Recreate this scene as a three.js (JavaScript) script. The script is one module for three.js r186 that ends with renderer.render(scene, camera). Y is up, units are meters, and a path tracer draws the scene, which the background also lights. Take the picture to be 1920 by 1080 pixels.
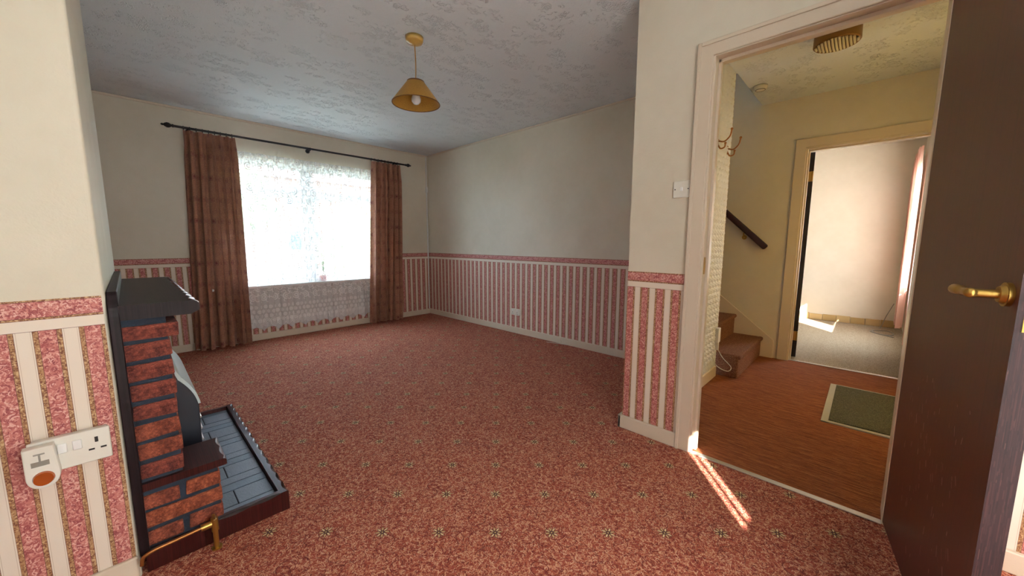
import * as THREE from 'three';
import { mergeGeometries, mergeVertices } from 'three/addons/utils/BufferGeometryUtils.js';
import { RoundedBoxGeometry } from 'three/addons/geometries/RoundedBoxGeometry.js';

// ------------------------------------------------------------------ camera, sky, sun, exposure
const scene = new THREE.Scene();
const renderer = new THREE.WebGLRenderer({ antialias: true });
renderer.toneMapping = THREE.LinearToneMapping;
renderer.toneMappingExposure = 1.72;
renderer.shadowMap.enabled = true;
renderer.shadowMap.type = THREE.PCFSoftShadowMap;

const camera = new THREE.PerspectiveCamera(75.98, 16 / 9, 0.05, 200);
{
  const yaw = THREE.MathUtils.degToRad(46.118), pitch = THREE.MathUtils.degToRad(7.041), roll = THREE.MathUtils.degToRad(0.127);
  const F = new THREE.Vector3(Math.sin(yaw) * Math.cos(pitch), -Math.sin(pitch), -Math.cos(yaw) * Math.cos(pitch));
  const R = new THREE.Vector3(Math.cos(yaw), 0, Math.sin(yaw));
  const U = new THREE.Vector3().crossVectors(R, F);
  const R2 = R.clone().multiplyScalar(Math.cos(roll)).addScaledVector(U, Math.sin(roll));
  const U2 = R.clone().multiplyScalar(-Math.sin(roll)).addScaledVector(U, Math.cos(roll));
  camera.quaternion.setFromRotationMatrix(new THREE.Matrix4().makeBasis(R2, U2, F.clone().negate()));
  camera.position.set(0, 1.112, 0);
}
scene.background = new THREE.Color(0.66, 0.84, 1.0);
scene.backgroundIntensity = 12.5;

const sun = new THREE.DirectionalLight(new THREE.Color(1.0, 0.92, 0.83), 30);
sun.position.set(-0.77 * 8, 0.577 * 8, 0.638 * 8);
sun.target.position.set(0, 0, 0);
scene.add(sun, sun.target);
sun.shadow.camera.left = sun.shadow.camera.bottom = -10; sun.shadow.camera.right = sun.shadow.camera.top = 10;
sun.shadow.camera.far = 40; sun.shadow.mapSize.set(2048, 2048);

// ------------------------------------------------------------------ helpers
const H = 2.4;
function rng(seed) { let s = seed >>> 0; return () => { s = (s + 0x6d2b79f5) | 0; let t = Math.imul(s ^ (s >>> 15), 1 | s); t = (t + Math.imul(t ^ (t >>> 7), 61 | t)) ^ t; return ((t ^ (t >>> 14)) >>> 0) / 4294967296; }; }
const names = new Map();
function numbered(n) { const k = names.get(n) ?? 0; names.set(n, k + 1); return k ? n + '_' + String(k).padStart(3, '0') : n; }
function tag(o, label, category, group, kind) { o.userData.label = label; o.userData.category = category; if (group) o.userData.group = group; if (kind) o.userData.kind = kind; return o; }
function thing(name, label, category, pos = [0, 0, 0], group) { const g = new THREE.Group(); g.name = numbered(name); g.position.set(...pos); scene.add(g); return tag(g, label, category, group); }
function setting(name, label, category) { const g = thing(name, label, category); g.userData.kind = 'structure'; return g; }
function part(parent, name, geo, mat, label) { const m = new THREE.Mesh(geo, mat); m.name = name; parent.add(m); if (label) m.userData.label = label; return m; }
function solo(name, geo, mat, label, category, group, kind) { const m = new THREE.Mesh(geo, mat); m.name = numbered(name); scene.add(m); return tag(m, label, category, group, kind); }
// box between two corners, uv in metres: x faces (z,y), y faces (x,z), z faces (x,y)
function bx(x0, x1, y0, y1, z0, z1) {
  const g = new THREE.BoxGeometry(x1 - x0, y1 - y0, z1 - z0); g.translate((x0 + x1) / 2, (y0 + y1) / 2, (z0 + z1) / 2); return metre(g);
}
function metre(g) {
  const p = g.attributes.position, n = g.attributes.normal, uv = new Float32Array(p.count * 2);
  for (let i = 0; i < p.count; i++) {
    const ax = Math.abs(n.getX(i)), ay = Math.abs(n.getY(i)), az = Math.abs(n.getZ(i));
    if (ax >= ay && ax >= az) { uv[i * 2] = p.getZ(i); uv[i * 2 + 1] = p.getY(i); }
    else if (ay >= az) { uv[i * 2] = p.getX(i); uv[i * 2 + 1] = p.getZ(i); }
    else { uv[i * 2] = p.getX(i); uv[i * 2 + 1] = p.getY(i); }
  }
  g.setAttribute('uv', new THREE.BufferAttribute(uv, 2)); return g;
}
const merge = (...gs) => mergeGeometries(gs.map((g) => { const q = g.index ? g.toNonIndexed() : g; for (const k of Object.keys(q.attributes)) if (!['position', 'normal', 'uv'].includes(k)) q.deleteAttribute(k); return q; }));
// box with chamfered edges
function cbox(x0, x1, y0, y1, z0, z1, c = 0.004) {
  const g = new RoundedBoxGeometry(x1 - x0, y1 - y0, z1 - z0, 1, Math.min(c, (x1 - x0) / 2.1, (y1 - y0) / 2.1, (z1 - z0) / 2.1)); g.translate((x0 + x1) / 2, (y0 + y1) / 2, (z0 + z1) / 2); return metre(g);
}
function cyl(r0, r1, h, pos, axis = 'y', seg = 20) { const g = new THREE.CylinderGeometry(r1, r0, h, seg); if (axis === 'x') g.rotateZ(-Math.PI / 2); if (axis === 'z') g.rotateX(Math.PI / 2); g.translate(...pos); return g; }
function tube(pts, r, seg = 40, rs = 8) { return new THREE.TubeGeometry(new THREE.CatmullRomCurve3(pts.map((p) => new THREE.Vector3(...p))), seg, r, rs); }
function sheet(nu, nv, f) {   // a grid surface f(u,v) -> [x,y,z,s,t]
  const p = [], uv = [], id = [];
  for (let j = 0; j <= nv; j++) for (let i = 0; i <= nu; i++) { const q = f(i / nu, j / nv); p.push(q[0], q[1], q[2]); uv.push(q[3], q[4]); }
  for (let j = 0; j < nv; j++) for (let i = 0; i < nu; i++) { const a = j * (nu + 1) + i, b = a + 1, c = a + nu + 1, d = c + 1; id.push(a, b, d, a, d, c); }
  const g = new THREE.BufferGeometry(); g.setAttribute('position', new THREE.Float32BufferAttribute(p, 3)); g.setAttribute('uv', new THREE.Float32BufferAttribute(uv, 2)); g.setIndex(id); g.computeVertexNormals(); return g;
}
function canvas(w, h, draw) { const c = document.createElement('canvas'); c.width = w; c.height = h; draw(c.getContext('2d'), w, h); return c; }
function tex(c, mw, mh, srgb = true, ox = 0, oy = 0) {
  const t = new THREE.CanvasTexture(c); t.wrapS = t.wrapT = THREE.RepeatWrapping; t.repeat.set(1 / mw, 1 / mh); t.offset.set(ox, oy); if (srgb) t.colorSpace = THREE.SRGBColorSpace; return t;
}
const std = (o) => new THREE.MeshStandardMaterial(o), phy = (o) => new THREE.MeshPhysicalMaterial(o);
const rgb = (r, g, b, a = 1) => `rgba(${r | 0},${g | 0},${b | 0},${a})`;
// tileable smooth value noise
function noiseTile(n, cells, seed) {
  const r = rng(seed), g = Array.from({ length: cells * cells }, r), out = new Float32Array(n * n);
  for (let y = 0; y < n; y++) for (let x = 0; x < n; x++) {
    const fx = x / n * cells, fy = y / n * cells, ix = fx | 0, iy = fy | 0; let a = fx - ix, b = fy - iy; a = a * a * (3 - 2 * a); b = b * b * (3 - 2 * b);
    const q = (i, j) => g[(j % cells) * cells + (i % cells)];
    out[y * n + x] = (q(ix, iy) * (1 - a) + q(ix + 1, iy) * a) * (1 - b) + (q(ix, iy + 1) * (1 - a) + q(ix + 1, iy + 1) * a) * b;
  }
  return out;
}
function noiseCanvas(n, layers, lo, hi, seed) {   // layers [[cells, weight]...] between two colours
  const ls = layers.map(([c, w], i) => [noiseTile(n, c, seed + i * 77), w]), tot = layers.reduce((s, l) => s + l[1], 0);
  return canvas(n, n, (g) => {
    const im = g.createImageData(n, n);
    for (let i = 0; i < n * n; i++) { let v = 0; for (const [a, w] of ls) v += a[i] * w; v /= tot; for (let k = 0; k < 3; k++) im.data[i * 4 + k] = lo[k] + (hi[k] - lo[k]) * v; im.data[i * 4 + 3] = 255; }
    g.putImageData(im, 0, 0);
  });
}
function wrapDraw(g, w, h, x, y, r, f) { for (const dx of [-w, 0, w]) for (const dy of [-h, 0, h]) if (x + dx > -r && x + dx < w + r && y + dy > -r && y + dy < h + r) { g.save(); g.translate(x + dx, y + dy); f(g); g.restore(); } }

// ------------------------------------------------------------------ materials
// striped dado wallpaper: period 85 mm, border on top; canvas is 3 periods (0.255 m) by 0.95 m
const paperCanvas = canvas(510, 1900, (g, w, h) => {
  const r = rng(11), mm = 2, P = 85 * mm;
  g.fillStyle = '#e6d9ca'; g.fillRect(0, 0, w, h);
  const mottled = (x0, y0, x1, y1, n) => {
    g.save(); g.beginPath(); g.rect(x0, y0, x1 - x0, y1 - y0); g.clip();
    g.fillStyle = '#c0746d'; g.fillRect(x0, y0, x1 - x0, y1 - y0);
    const cols = ['#a45353', '#d28e84', '#dca398', '#b36260', '#984a4c', '#e2b3a8', '#c97d75'];
    for (let i = 0; i < n; i++) {
      const x = x0 + r() * (x1 - x0), y = y0 + r() * (y1 - y0), a = r() * 6.28, s = 6 + r() * 16;
      g.strokeStyle = cols[(r() * cols.length) | 0]; g.lineWidth = 2 + r() * 6; g.beginPath(); g.moveTo(x, y);
      g.quadraticCurveTo(x + Math.cos(a) * s, y + Math.sin(a) * s, x + Math.cos(a + 1) * s * 1.4, y + Math.sin(a + 1) * s * 1.4); g.stroke();
    }
    g.restore();
  };
  const gold = (x0, y0, x1, y1, n) => {
    g.save(); g.beginPath(); g.rect(x0, y0, x1 - x0, y1 - y0); g.clip(); g.fillStyle = '#b48a62'; g.fillRect(x0, y0, x1 - x0, y1 - y0);
    for (let i = 0; i < n; i++) { g.fillStyle = ['#8b5f40', '#cfae82', '#a2744c', '#7c4b36'][(r() * 4) | 0]; g.beginPath(); g.ellipse(x0 + r() * (x1 - x0), y0 + r() * (y1 - y0), 2 + r() * 3, 2 + r() * 4, r() * 3, 0, 7); g.fill(); }
    g.restore();
  };
  for (let k = 0; k < 3; k++) {
    const x = k * P;
    gold(x, 176, x + 20, h, 700); mottled(x + 20, 176, x + 86, h, 1500); gold(x + 86, 176, x + 106, h, 700);
    g.fillStyle = 'rgba(90,50,45,0.75)'; for (const e of [0, 20, 86, 105]) g.fillRect(x + e - 1, 176, 2, h);
    g.fillStyle = 'rgba(150,120,100,0.5)'; g.fillRect(x + 112, 176, 1.5, h); g.fillRect(x + 162, 176, 1.5, h);
  }
  mottled(0, 8, w, 100, 900); gold(0, 100, w, 112, 200); gold(0, 0, w, 9, 200);
  g.fillStyle = 'rgba(80,40,40,0.8)'; g.fillRect(0, 9, w, 2); g.fillRect(0, 99, w, 2); g.fillRect(0, 111, w, 2); g.fillRect(0, 174, w, 2);
});
const paperMat = (off) => std({ map: tex(paperCanvas, 0.255, 0.95, true, off, 0), roughness: 0.62 });
const M = {};
M.paperRight = paperMat(0.30); M.paperFront = paperMat(0.1); M.paperChimney = paperMat(0.13); M.paperPartition = paperMat(0.245);
const plasterBump = noiseCanvas(512, [[24, 1], [64, 1], [170, 0.8]], [60, 60, 60], [200, 200, 200], 5);
const paintTone = noiseCanvas(512, [[3, 1.2], [9, 0.8], [40, 0.4]], [210, 201, 181], [227, 219, 203], 31);
M.paint = std({ map: tex(paintTone, 1.7, 1.7), bumpMap: tex(plasterBump, 0.5, 0.5, false), bumpScale: 0.0012, roughness: 0.5 });
// embossed ceiling paper: clusters of little curls
const ceilCanvas = canvas(1024, 1024, (g, w, h) => {
  const r = rng(8); g.fillStyle = '#777'; g.fillRect(0, 0, w, h);
  for (let c = 0; c < 95; c++) {
    const cx = r() * w, cy = r() * h, R = 26 + r() * 30, n = 12 + r() * 16;
    for (let i = 0; i < n; i++) {
      const a = r() * 6.28, d = Math.sqrt(r()) * R, b = r() * 6.28, v = r() < 0.6 ? 255 : 10;
      wrapDraw(g, w, h, cx + Math.cos(a) * d * 1.5, cy + Math.sin(a) * d * 0.8, 40, (q) => { q.strokeStyle = rgb(v, v, v, 0.8); q.lineWidth = 3.5; q.beginPath(); q.arc(0, 0, 6 + 8 * ((i * 7) % 5) / 5, b, b + 2.4); q.stroke(); });
    }
  }
  for (let i = 0; i < 5200; i++) { const v = r() < 0.5 ? 150 : 90; g.fillStyle = rgb(v, v, v, 0.6); g.fillRect(r() * w, r() * h, 3 + r() * 5, 2 + r() * 3); }
});
M.ceiling = std({ color: '#dfe5e9', bumpMap: tex(ceilCanvas, 1.25, 1.25, false), bumpScale: 0.009, roughness: 0.7 });
M.gloss = std({ color: '#dccdb9', roughness: 0.32, bumpMap: tex(plasterBump, 0.35, 0.35, false), bumpScale: 0.0006 });
M.whiteGloss = std({ color: '#e6e6e4', roughness: 0.28 });
M.plastic = std({ color: '#e2dfd4', roughness: 0.3 });
M.plasticGrey = std({ color: '#8d8a80', roughness: 0.4 });
M.slot = std({ color: '#2a2622', roughness: 0.6 });
M.brass = std({ color: '#b9964f', roughness: 0.28, metalness: 0.9 });
M.copper = std({ color: '#a8713f', roughness: 0.35, metalness: 0.85 });
M.alu = std({ color: '#c9c7c2', roughness: 0.35, metalness: 0.8 });
M.orange = phy({ color: '#a84c12', roughness: 0.15, clearcoat: 1 });
M.glass = phy({ color: '#ffffff', roughness: 0, transmission: 1, thickness: 0, ior: 1.45 });
M.frosted = phy({ color: '#e2cd9e', roughness: 1, transmission: 0.5, thickness: 0 });
// embossed white paper on the hall side of the partition
const anaCanvas = canvas(512, 512, (g, w, h) => {
  const r = rng(21); g.fillStyle = '#808080'; g.fillRect(0, 0, w, h);
  for (let y = 0; y < 8; y++) for (let x = 0; x < 8; x++) for (let k = 0; k < 3; k++)
    wrapDraw(g, w, h, x * 64 + (y % 2) * 32 + 32, y * 64 + 32, 60, (q) => { q.strokeStyle = k % 2 ? '#fff' : '#111'; q.lineWidth = 6 - k; q.beginPath(); q.ellipse((r() - 0.5) * 6, (r() - 0.5) * 6, 30 - k * 9, 24 - k * 8, 0.6, 0.4, 5.2); q.stroke(); });
});
M.embossed = std({ color: '#eceeee', bumpMap: tex(anaCanvas, 0.1, 0.1, false), bumpScale: 0.002, roughness: 0.5 });
// red patterned carpet: flowers on a staggered grid over a curly ground
const CW = 0.604, CH = 0.629;
const carpetCanvas = canvas(1024, 1024, (g, w, h) => {
  const r = rng(3); g.fillStyle = '#a6523d'; g.fillRect(0, 0, w, h);
  const cols = ['#cc9070', '#d8a484', '#c27a5a', '#dcae90', '#8a322c', '#762822', '#d8a182', '#9c4136', '#6b211d', '#c98568'];
  for (let i = 0; i < 15000; i++) {
    const x = r() * w, y = r() * h, a = r() * 6.28, s = 5 + r() * 9, c = cols[(r() * cols.length) | 0], lw = 2 + r() * 3, t = a + (r() - 0.5) * 3;
    wrapDraw(g, w, h, x, y, 30, (q) => { q.strokeStyle = c; q.lineWidth = lw; q.beginPath(); q.moveTo(0, 0); q.quadraticCurveTo(Math.cos(a) * s, Math.sin(a) * s, Math.cos(a) * s + Math.cos(t) * s, Math.sin(a) * s + Math.sin(t) * s); q.stroke(); });
  }
  for (let i = 0; i < 70; i++) {   // large scrolls of the ground pattern
    const x = r() * w, y = r() * h, a = r() * 6.28, R = 30 + r() * 45, e = a + 2 + r() * 2.5;
    wrapDraw(g, w, h, x, y, 90, (q) => { q.strokeStyle = 'rgba(100,30,28,0.55)'; q.lineWidth = 5; q.beginPath(); q.arc(0, 0, R, a, e); q.stroke(); });
  }
  for (let i = 0; i < 4; i++) for (let j = 0; j < 4; j++) {
    if ((i + j) % 2) continue;
    wrapDraw(g, w, h, i * 256, j * 256, 70, (q) => {
      for (let k = 0; k < 8; k++) { const b = k * Math.PI / 4 + 0.2; q.fillStyle = '#4a2b24'; q.beginPath(); q.ellipse(Math.cos(b) * 27, Math.sin(b) * 27, 17, 8.5, b, 0, 7); q.fill(); q.fillStyle = k % 2 ? '#d2ac7c' : '#e2c79b'; q.beginPath(); q.ellipse(Math.cos(b) * 28, Math.sin(b) * 28, 14, 5.5, b, 0, 7); q.fill(); }
      q.fillStyle = '#3a2b3a'; q.beginPath(); q.arc(0, 0, 10, 0, 7); q.fill(); q.fillStyle = '#e0b773'; q.beginPath(); q.arc(0, 0, 5, 0, 7); q.fill();
    });
  }
});
const pileBump = noiseCanvas(512, [[128, 1], [256, 1]], [0, 0, 0], [255, 255, 255], 91);
M.carpet = std({ map: tex(carpetCanvas, CW, CH, true, -0.59 / CW, 1.574 / CH), bumpMap: tex(pileBump, 0.42, 0.42, false), bumpScale: 0.003, roughness: 0.97 });
const streakCanvas = canvas(1024, 1024, (g, w, h) => {
  const r = rng(44); g.fillStyle = '#93512c'; g.fillRect(0, 0, w, h);
  const cols = ['#a96538', '#7c3f20', '#b87546', '#6c3218', '#9d5a33', '#8a4a2a'];
  for (let i = 0; i < 5200; i++) { const x = r() * w, y = r() * h, L = 20 + r() * 110, c = cols[(r() * 6) | 0], t = 1.5 + r() * 3.5; wrapDraw(g, w, h, x, y, 140, (q) => { q.strokeStyle = c; q.lineWidth = t; q.globalAlpha = 0.75; q.beginPath(); q.moveTo(0, 0); q.lineTo((r() - 0.5) * 8, L); q.stroke(); }); }
});
M.hallCarpet = std({ map: tex(streakCanvas, 0.8, 0.8), bumpMap: tex(pileBump, 0.4, 0.4, false), bumpScale: 0.003, roughness: 0.95 });
const speck = (base, cols, n, seed) => canvas(512, 512, (g, w, h) => { const r = rng(seed); g.fillStyle = base; g.fillRect(0, 0, w, h); for (let i = 0; i < n; i++) { g.fillStyle = cols[(r() * cols.length) | 0]; g.fillRect(r() * w, r() * h, 2 + r() * 3, 2 + r() * 3); } });
M.roomCarpet = std({ map: tex(speck('#a3937b', ['#8a7a63', '#b9aa92', '#75664f', '#c6b9a4'], 14000, 71), 0.5, 0.5), bumpMap: tex(pileBump, 0.4, 0.4, false), bumpScale: 0.003, roughness: 0.95 });
M.stairCarpet = std({ map: tex(speck('#8a5640', ['#6b3a2a', '#a8765a', '#54281f', '#b98d6c', '#c9a888'], 9000, 72), 0.3, 0.3), bumpMap: tex(pileBump, 0.3, 0.3, false), bumpScale: 0.004, roughness: 0.95 });
M.matPile = std({ map: tex(speck('#5d5c49', ['#474736', '#727059', '#3a3b2e', '#85836a'], 14000, 73), 0.4, 0.4), bumpMap: tex(pileBump, 0.3, 0.3, false), bumpScale: 0.004, roughness: 0.95 });
// dark varnished wood
const woodCanvas = (base, dark, light, seed) => canvas(512, 512, (g, w, h) => {
  const r = rng(seed); g.fillStyle = base; g.fillRect(0, 0, w, h);
  for (let i = 0; i < 420; i++) { g.strokeStyle = r() < 0.5 ? dark : light; g.globalAlpha = 0.12 + r() * 0.3; g.lineWidth = 0.6 + r() * 2.2; const x = r() * w; g.beginPath(); g.moveTo(x, 0); g.bezierCurveTo(x + (r() - 0.5) * 20, h / 3, x + (r() - 0.5) * 20, h * 0.66, x, h); g.stroke(); }
});
M.mantelWood = phy({ map: tex(woodCanvas('#241a1c', '#141012', '#33282a', 61), 0.3, 0.8), roughness: 0.42, specularIntensity: 0.28 });
M.varnish = phy({ color: '#2a1d1c', roughness: 0.14 });
M.blackWood = phy({ map: tex(woodCanvas('#1e1417', '#0e090b', '#33242a', 63), 0.3, 0.8), roughness: 0.4, specularIntensity: 0.4 });
M.mahogany = phy({ map: tex(woodCanvas('#3a1412', '#1d0808', '#5a2520', 62), 0.4, 0.4), roughness: 0.32, specularIntensity: 0.6 });
const doorCanvas = canvas(512, 1300, (g, w, h) => {
  const r = rng(66); g.fillStyle = '#532520'; g.fillRect(0, 0, w, h);
  for (let i = 0; i < 900; i++) { g.strokeStyle = r() < 0.5 ? '#371a17' : '#553029'; g.globalAlpha = 0.15 + r() * 0.2; g.lineWidth = 1 + r() * 2; const x = r() * w, y = r() * h, L = 60 + r() * 300; g.beginPath(); g.moveTo(x, y); g.lineTo(x + (r() - 0.5) * 6, y + L); g.stroke(); }
  g.globalAlpha = 1;
  for (let i = 0; i < 95; i++) { g.fillStyle = ['#8c6f66', '#775048', '#a58d84'][(r() * 3) | 0]; g.save(); g.translate(90 + r() * 330, h * (0.64 + r() * 0.3)); g.rotate((r() - 0.5) * 0.8 + 1.4); g.fillRect(0, 0, 4 + r() * 16, 1.5 + r() * 2); g.restore(); }
});
M.doorFace = phy({ map: tex(doorCanvas, 1, 1), roughness: 0.4, clearcoat: 0.15, clearcoatRoughness: 0.3 });
const edgeCanvas = canvas(128, 1024, (g, w, h) => {
  const r = rng(67); g.fillStyle = '#33191d'; g.fillRect(0, 0, w, h);
  for (let i = 0; i < 900; i++) { g.fillStyle = ['#24131a', '#47292c', '#1a0d10', '#552f30'][(r() * 4) | 0]; g.globalAlpha = 0.5; g.fillRect(r() * w, r() * h, 2 + r() * 6, 4 + r() * 40); }
  for (let i = 0; i < 40; i++) { g.fillStyle = ['#8a625a', '#6e4a44'][(r() * 2) | 0]; g.globalAlpha = 0.6; g.fillRect(r() * w, r() * h, 1 + r() * 4, 3 + r() * 12); }
});
M.doorEdge = std({ map: tex(edgeCanvas, 1, 1), roughness: 0.55 });
M.poleBlack = std({ color: '#1c1620', roughness: 0.35 });
M.railBrown = phy({ color: '#3a1c26', roughness: 0.35, clearcoat: 0.4 });
// bricks
const brickBump = noiseCanvas(512, [[20, 0.7], [60, 1], [150, 1]], [0, 0, 0], [255, 255, 255], 17);
const brickTone = (lo, hi, s) => std({ map: tex(noiseCanvas(256, [[10, 1], [40, 1], [90, 0.8]], lo, hi, s), 0.22, 0.22), bumpMap: tex(brickBump, 0.2, 0.2, false), bumpScale: 0.006, roughness: 0.85 });
M.bricks = [brickTone([70, 24, 18], [206, 116, 84], 1), brickTone([86, 30, 18], [214, 124, 84], 2), brickTone([64, 22, 20], [186, 100, 80], 3)];
M.mortar = std({ color: '#2c3848', roughness: 0.8, bumpMap: tex(brickBump, 0.1, 0.1, false), bumpScale: 0.003 });
M.tiles = ['#66727f', '#6e7888', '#627082'].map((c, i) => phy({ color: c, roughness: 0.45, clearcoat: 0.25, clearcoatRoughness: 0.35, bumpMap: tex(brickBump, 0.3, 0.3, false), bumpScale: 0.0015 }));
M.fireBlack = std({ color: '#161b28', roughness: 0.4 });
M.fireHood = std({ color: '#b9c6c8', roughness: 0.35 });
// curtains
const tapestry = canvas(512, 512, (g, w, h) => {
  const r = rng(51); g.fillStyle = '#ad7a62'; g.fillRect(0, 0, w, h);
  for (let i = 0; i < 9000; i++) { g.fillStyle = ['#c08e72', '#996650', '#8c5a52', '#cfa47e', '#b07c60', '#a6726a'][(r() * 6) | 0]; g.fillRect(r() * w, r() * h, 2 + r() * 5, 2 + r() * 2); }
  for (let y = 0; y < 4; y++) for (let x = 0; x < 4; x++) {
    const cx = x * 128 + (y % 2) * 64, cy = y * 128 + 30, odd = (x * 5 + y * 3) % 7 === 0;
    wrapDraw(g, w, h, cx + 40, cy + 30, 60, (q) => { q.globalAlpha = odd ? 0.9 : 0.4; q.strokeStyle = '#5d3036'; q.lineWidth = 4; q.strokeRect(-22, -24, 44, 48); q.fillStyle = '#7c3f3c'; q.fillRect(-14, -15, 28, 30); });
    wrapDraw(g, w, h, cx, cy + 90, 50, (q) => { q.globalAlpha = 0.5; q.strokeStyle = '#c39a6c'; q.lineWidth = 4; q.beginPath(); q.arc(0, 0, 16, 0, 5); q.stroke(); q.beginPath(); q.arc(20, -14, 9, 1, 6); q.stroke(); });
  }
});
M.curtain = phy({ map: tex(tapestry, 0.42, 0.42), roughness: 0.9, transmission: 0.1, thickness: 0, side: THREE.DoubleSide, bumpMap: tex(pileBump, 0.2, 0.2, false), bumpScale: 0.0015 });
M.pinkCurtain = phy({ color: '#e0b3a4', roughness: 1, transmission: 0.55, thickness: 0, side: THREE.DoubleSide });
// lace: cover is 0.9 m wide by 2.0 m high, white = thread
const laceCanvas = canvas(900, 2000, (g, w, h) => {
  const r = rng(87); g.fillStyle = '#626262'; g.fillRect(0, 0, w, h);
  g.strokeStyle = 'rgba(150,150,150,0.5)'; g.lineWidth = 1.5;
  for (let i = 0; i < w; i += 6) { g.beginPath(); g.moveTo(i, 0); g.lineTo(i, h); g.stroke(); }
  for (let j = 0; j < h; j += 6) { g.beginPath(); g.moveTo(0, j); g.lineTo(w, j); g.stroke(); }
  const rose = (q, s) => { q.fillStyle = 'rgba(200,200,200,0.5)'; for (let k = 0; k < 6; k++) { const a = k * 1.047; q.beginPath(); q.arc(Math.cos(a) * s * 0.75, Math.sin(a) * s * 0.75, s * 0.42, 0, 7); q.fill(); } q.strokeStyle = '#ffffff'; q.lineWidth = s * 0.3; q.beginPath(); q.arc(0, 0, s * 0.45, 0, 7); q.stroke(); q.beginPath(); q.arc(0, 0, s * 1.15, 0, 7); q.stroke(); };
  const curl = (q, x, y, a, s) => { q.strokeStyle = 'rgba(255,255,255,1)'; q.lineWidth = 8; q.beginPath(); q.arc(x, y, s, a, a + 3.6); q.stroke(); };
  for (let j = 0; j < 15; j++) for (let i = 0; i < 6; i++) { const k0 = r() * 6; wrapDraw(g, w, h, i * 150 + (j % 2) * 75 + 30, 70 + j * 110, 120, (q) => { rose(q, 32); for (let k = 0; k < 5; k++) curl(q, Math.cos(k0 + k * 1.25) * 64, Math.sin(k0 + k * 1.25) * 52, k0 + k, 15); }); }
  g.fillStyle = 'rgba(215,215,215,0.55)'; g.fillRect(0, h - 560, w, 560);
  for (let j = 0; j < 4; j++) for (let i = 0; i < 14; i++) wrapDraw(g, w, h, i * 64.3 + (j % 2) * 32, h - 280 + j * 52, 60, (q) => { rose(q, 15); });
  for (let i = 0; i < 9; i++) { g.strokeStyle = '#fff'; g.lineWidth = 4; for (let k = 0; k < 4; k++) { g.beginPath(); g.arc(i * 100 + 50, h - 105, 14 + k * 13, 0, 7); g.stroke(); } }
  g.fillStyle = 'rgba(255,255,255,0.35)'; g.fillRect(0, 0, w, 60);
});
M.lace = phy({ color: '#fbfbfb', roughness: 1, transmission: 0.06, thickness: 0, side: THREE.DoubleSide, transparent: true, alphaMap: tex(laceCanvas, 0.9, 2.0, false, 0, -0.05) });
M.sheer = phy({ color: '#fbf4ee', roughness: 1, transmission: 0.85, thickness: 0, side: THREE.DoubleSide });
M.net = phy({ color: '#e6e0d8', roughness: 1, transmission: 0.33, thickness: 0, side: THREE.DoubleSide });
// lampshade
const shadeCanvas = canvas(1024, 256, (g, w, h) => {
  g.fillStyle = '#b98a34'; g.fillRect(0, 0, w, h); const r = rng(9);
  for (let i = 0; i < 3000; i++) { g.fillStyle = ['#c79a42', '#a87a2a', '#b5852f'][(r() * 3) | 0]; g.fillRect(r() * w, r() * h, 5, 3); }
  for (let i = 0; i < 12; i++) { const x = i * 85 + 40; for (let k = 0; k < 5; k++) { g.fillStyle = k % 2 ? '#6d3a1c' : '#e3c583'; g.beginPath(); g.ellipse(x + Math.cos(k * 1.256) * 12, h - 50 + Math.sin(k * 1.256) * 11, 8, 5, k, 0, 7); g.fill(); } g.strokeStyle = '#5d4a1c'; g.lineWidth = 3; g.beginPath(); g.moveTo(x - 34, h - 36); g.quadraticCurveTo(x, h - 66, x + 36, h - 38); g.stroke(); }
  g.fillStyle = '#7a4a1c'; g.fillRect(0, 0, w, 8); g.fillRect(0, h - 8, w, 8);
});
const shadeTex = new THREE.CanvasTexture(shadeCanvas); shadeTex.colorSpace = THREE.SRGBColorSpace; shadeTex.wrapS = THREE.RepeatWrapping;
M.shade = phy({ map: shadeTex, roughness: 0.8, transmission: 0.3, thickness: 0, side: THREE.DoubleSide });
M.bulb = phy({ color: '#dfe3e6', roughness: 0.2 });
M.grass = std({ color: '#8f968c', roughness: 1 });

// ------------------------------------------------------------------ the setting
{
  const f = setting('floor', 'red patterned carpet with small cream flowers in the living room', 'floor');
  part(f, 'carpet', merge(bx(-0.6, 3.3, -0.12, 0, -5.0, -0.92), bx(-0.6, 2.0, -0.12, 0, -0.92, 1.0)), M.carpet);
  const fh = setting('floor_hall', 'brown streaked hall carpet beyond the doorway', 'floor');
  part(fh, 'carpet', bx(2.0, 4.31, -0.12, 0, -0.92, 0.7), M.hallCarpet);
  const fb = setting('floor_back_room', 'beige speckled carpet in the far room', 'floor');
  part(fb, 'carpet', bx(4.31, 7.05, -0.12, 0, -3.3, 0.6), M.roomCarpet);
  const c = setting('ceiling', 'embossed papered ceiling of the living room', 'ceiling');
  part(c, 'ceiling_paper', merge(bx(-0.6, 3.3, H, H + 0.12, -5.1, -0.95), bx(-0.6, 2.05, H, H + 0.12, -0.95, 1.1)), M.ceiling);
  const ch = setting('ceiling_hall', 'embossed hall ceiling that ends at the stairwell', 'ceiling');
  part(ch, 'ceiling_paper', merge(bx(2.05, 4.34, H, H + 0.3, -0.84, 0.75), bx(2.05, 3.36, H, H + 0.12, -0.95, -0.84)), M.ceiling);
  const cs = setting('ceiling_stairwell', 'ceiling high above the stairs', 'ceiling');
  part(cs, 'plaster', bx(3.2, 4.5, 4.6, 4.7, -4.2, -0.5), M.paint);
  const cb = setting('ceiling_back_room', 'plain ceiling of the far room', 'ceiling');
  part(cb, 'plaster', bx(4.34, 7.1, H, H + 0.12, -3.35, 0.7), M.paint);
}
const DZ = -4.92, DX = 3.257, CX = -0.058, CZ = -1.66;
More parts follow.
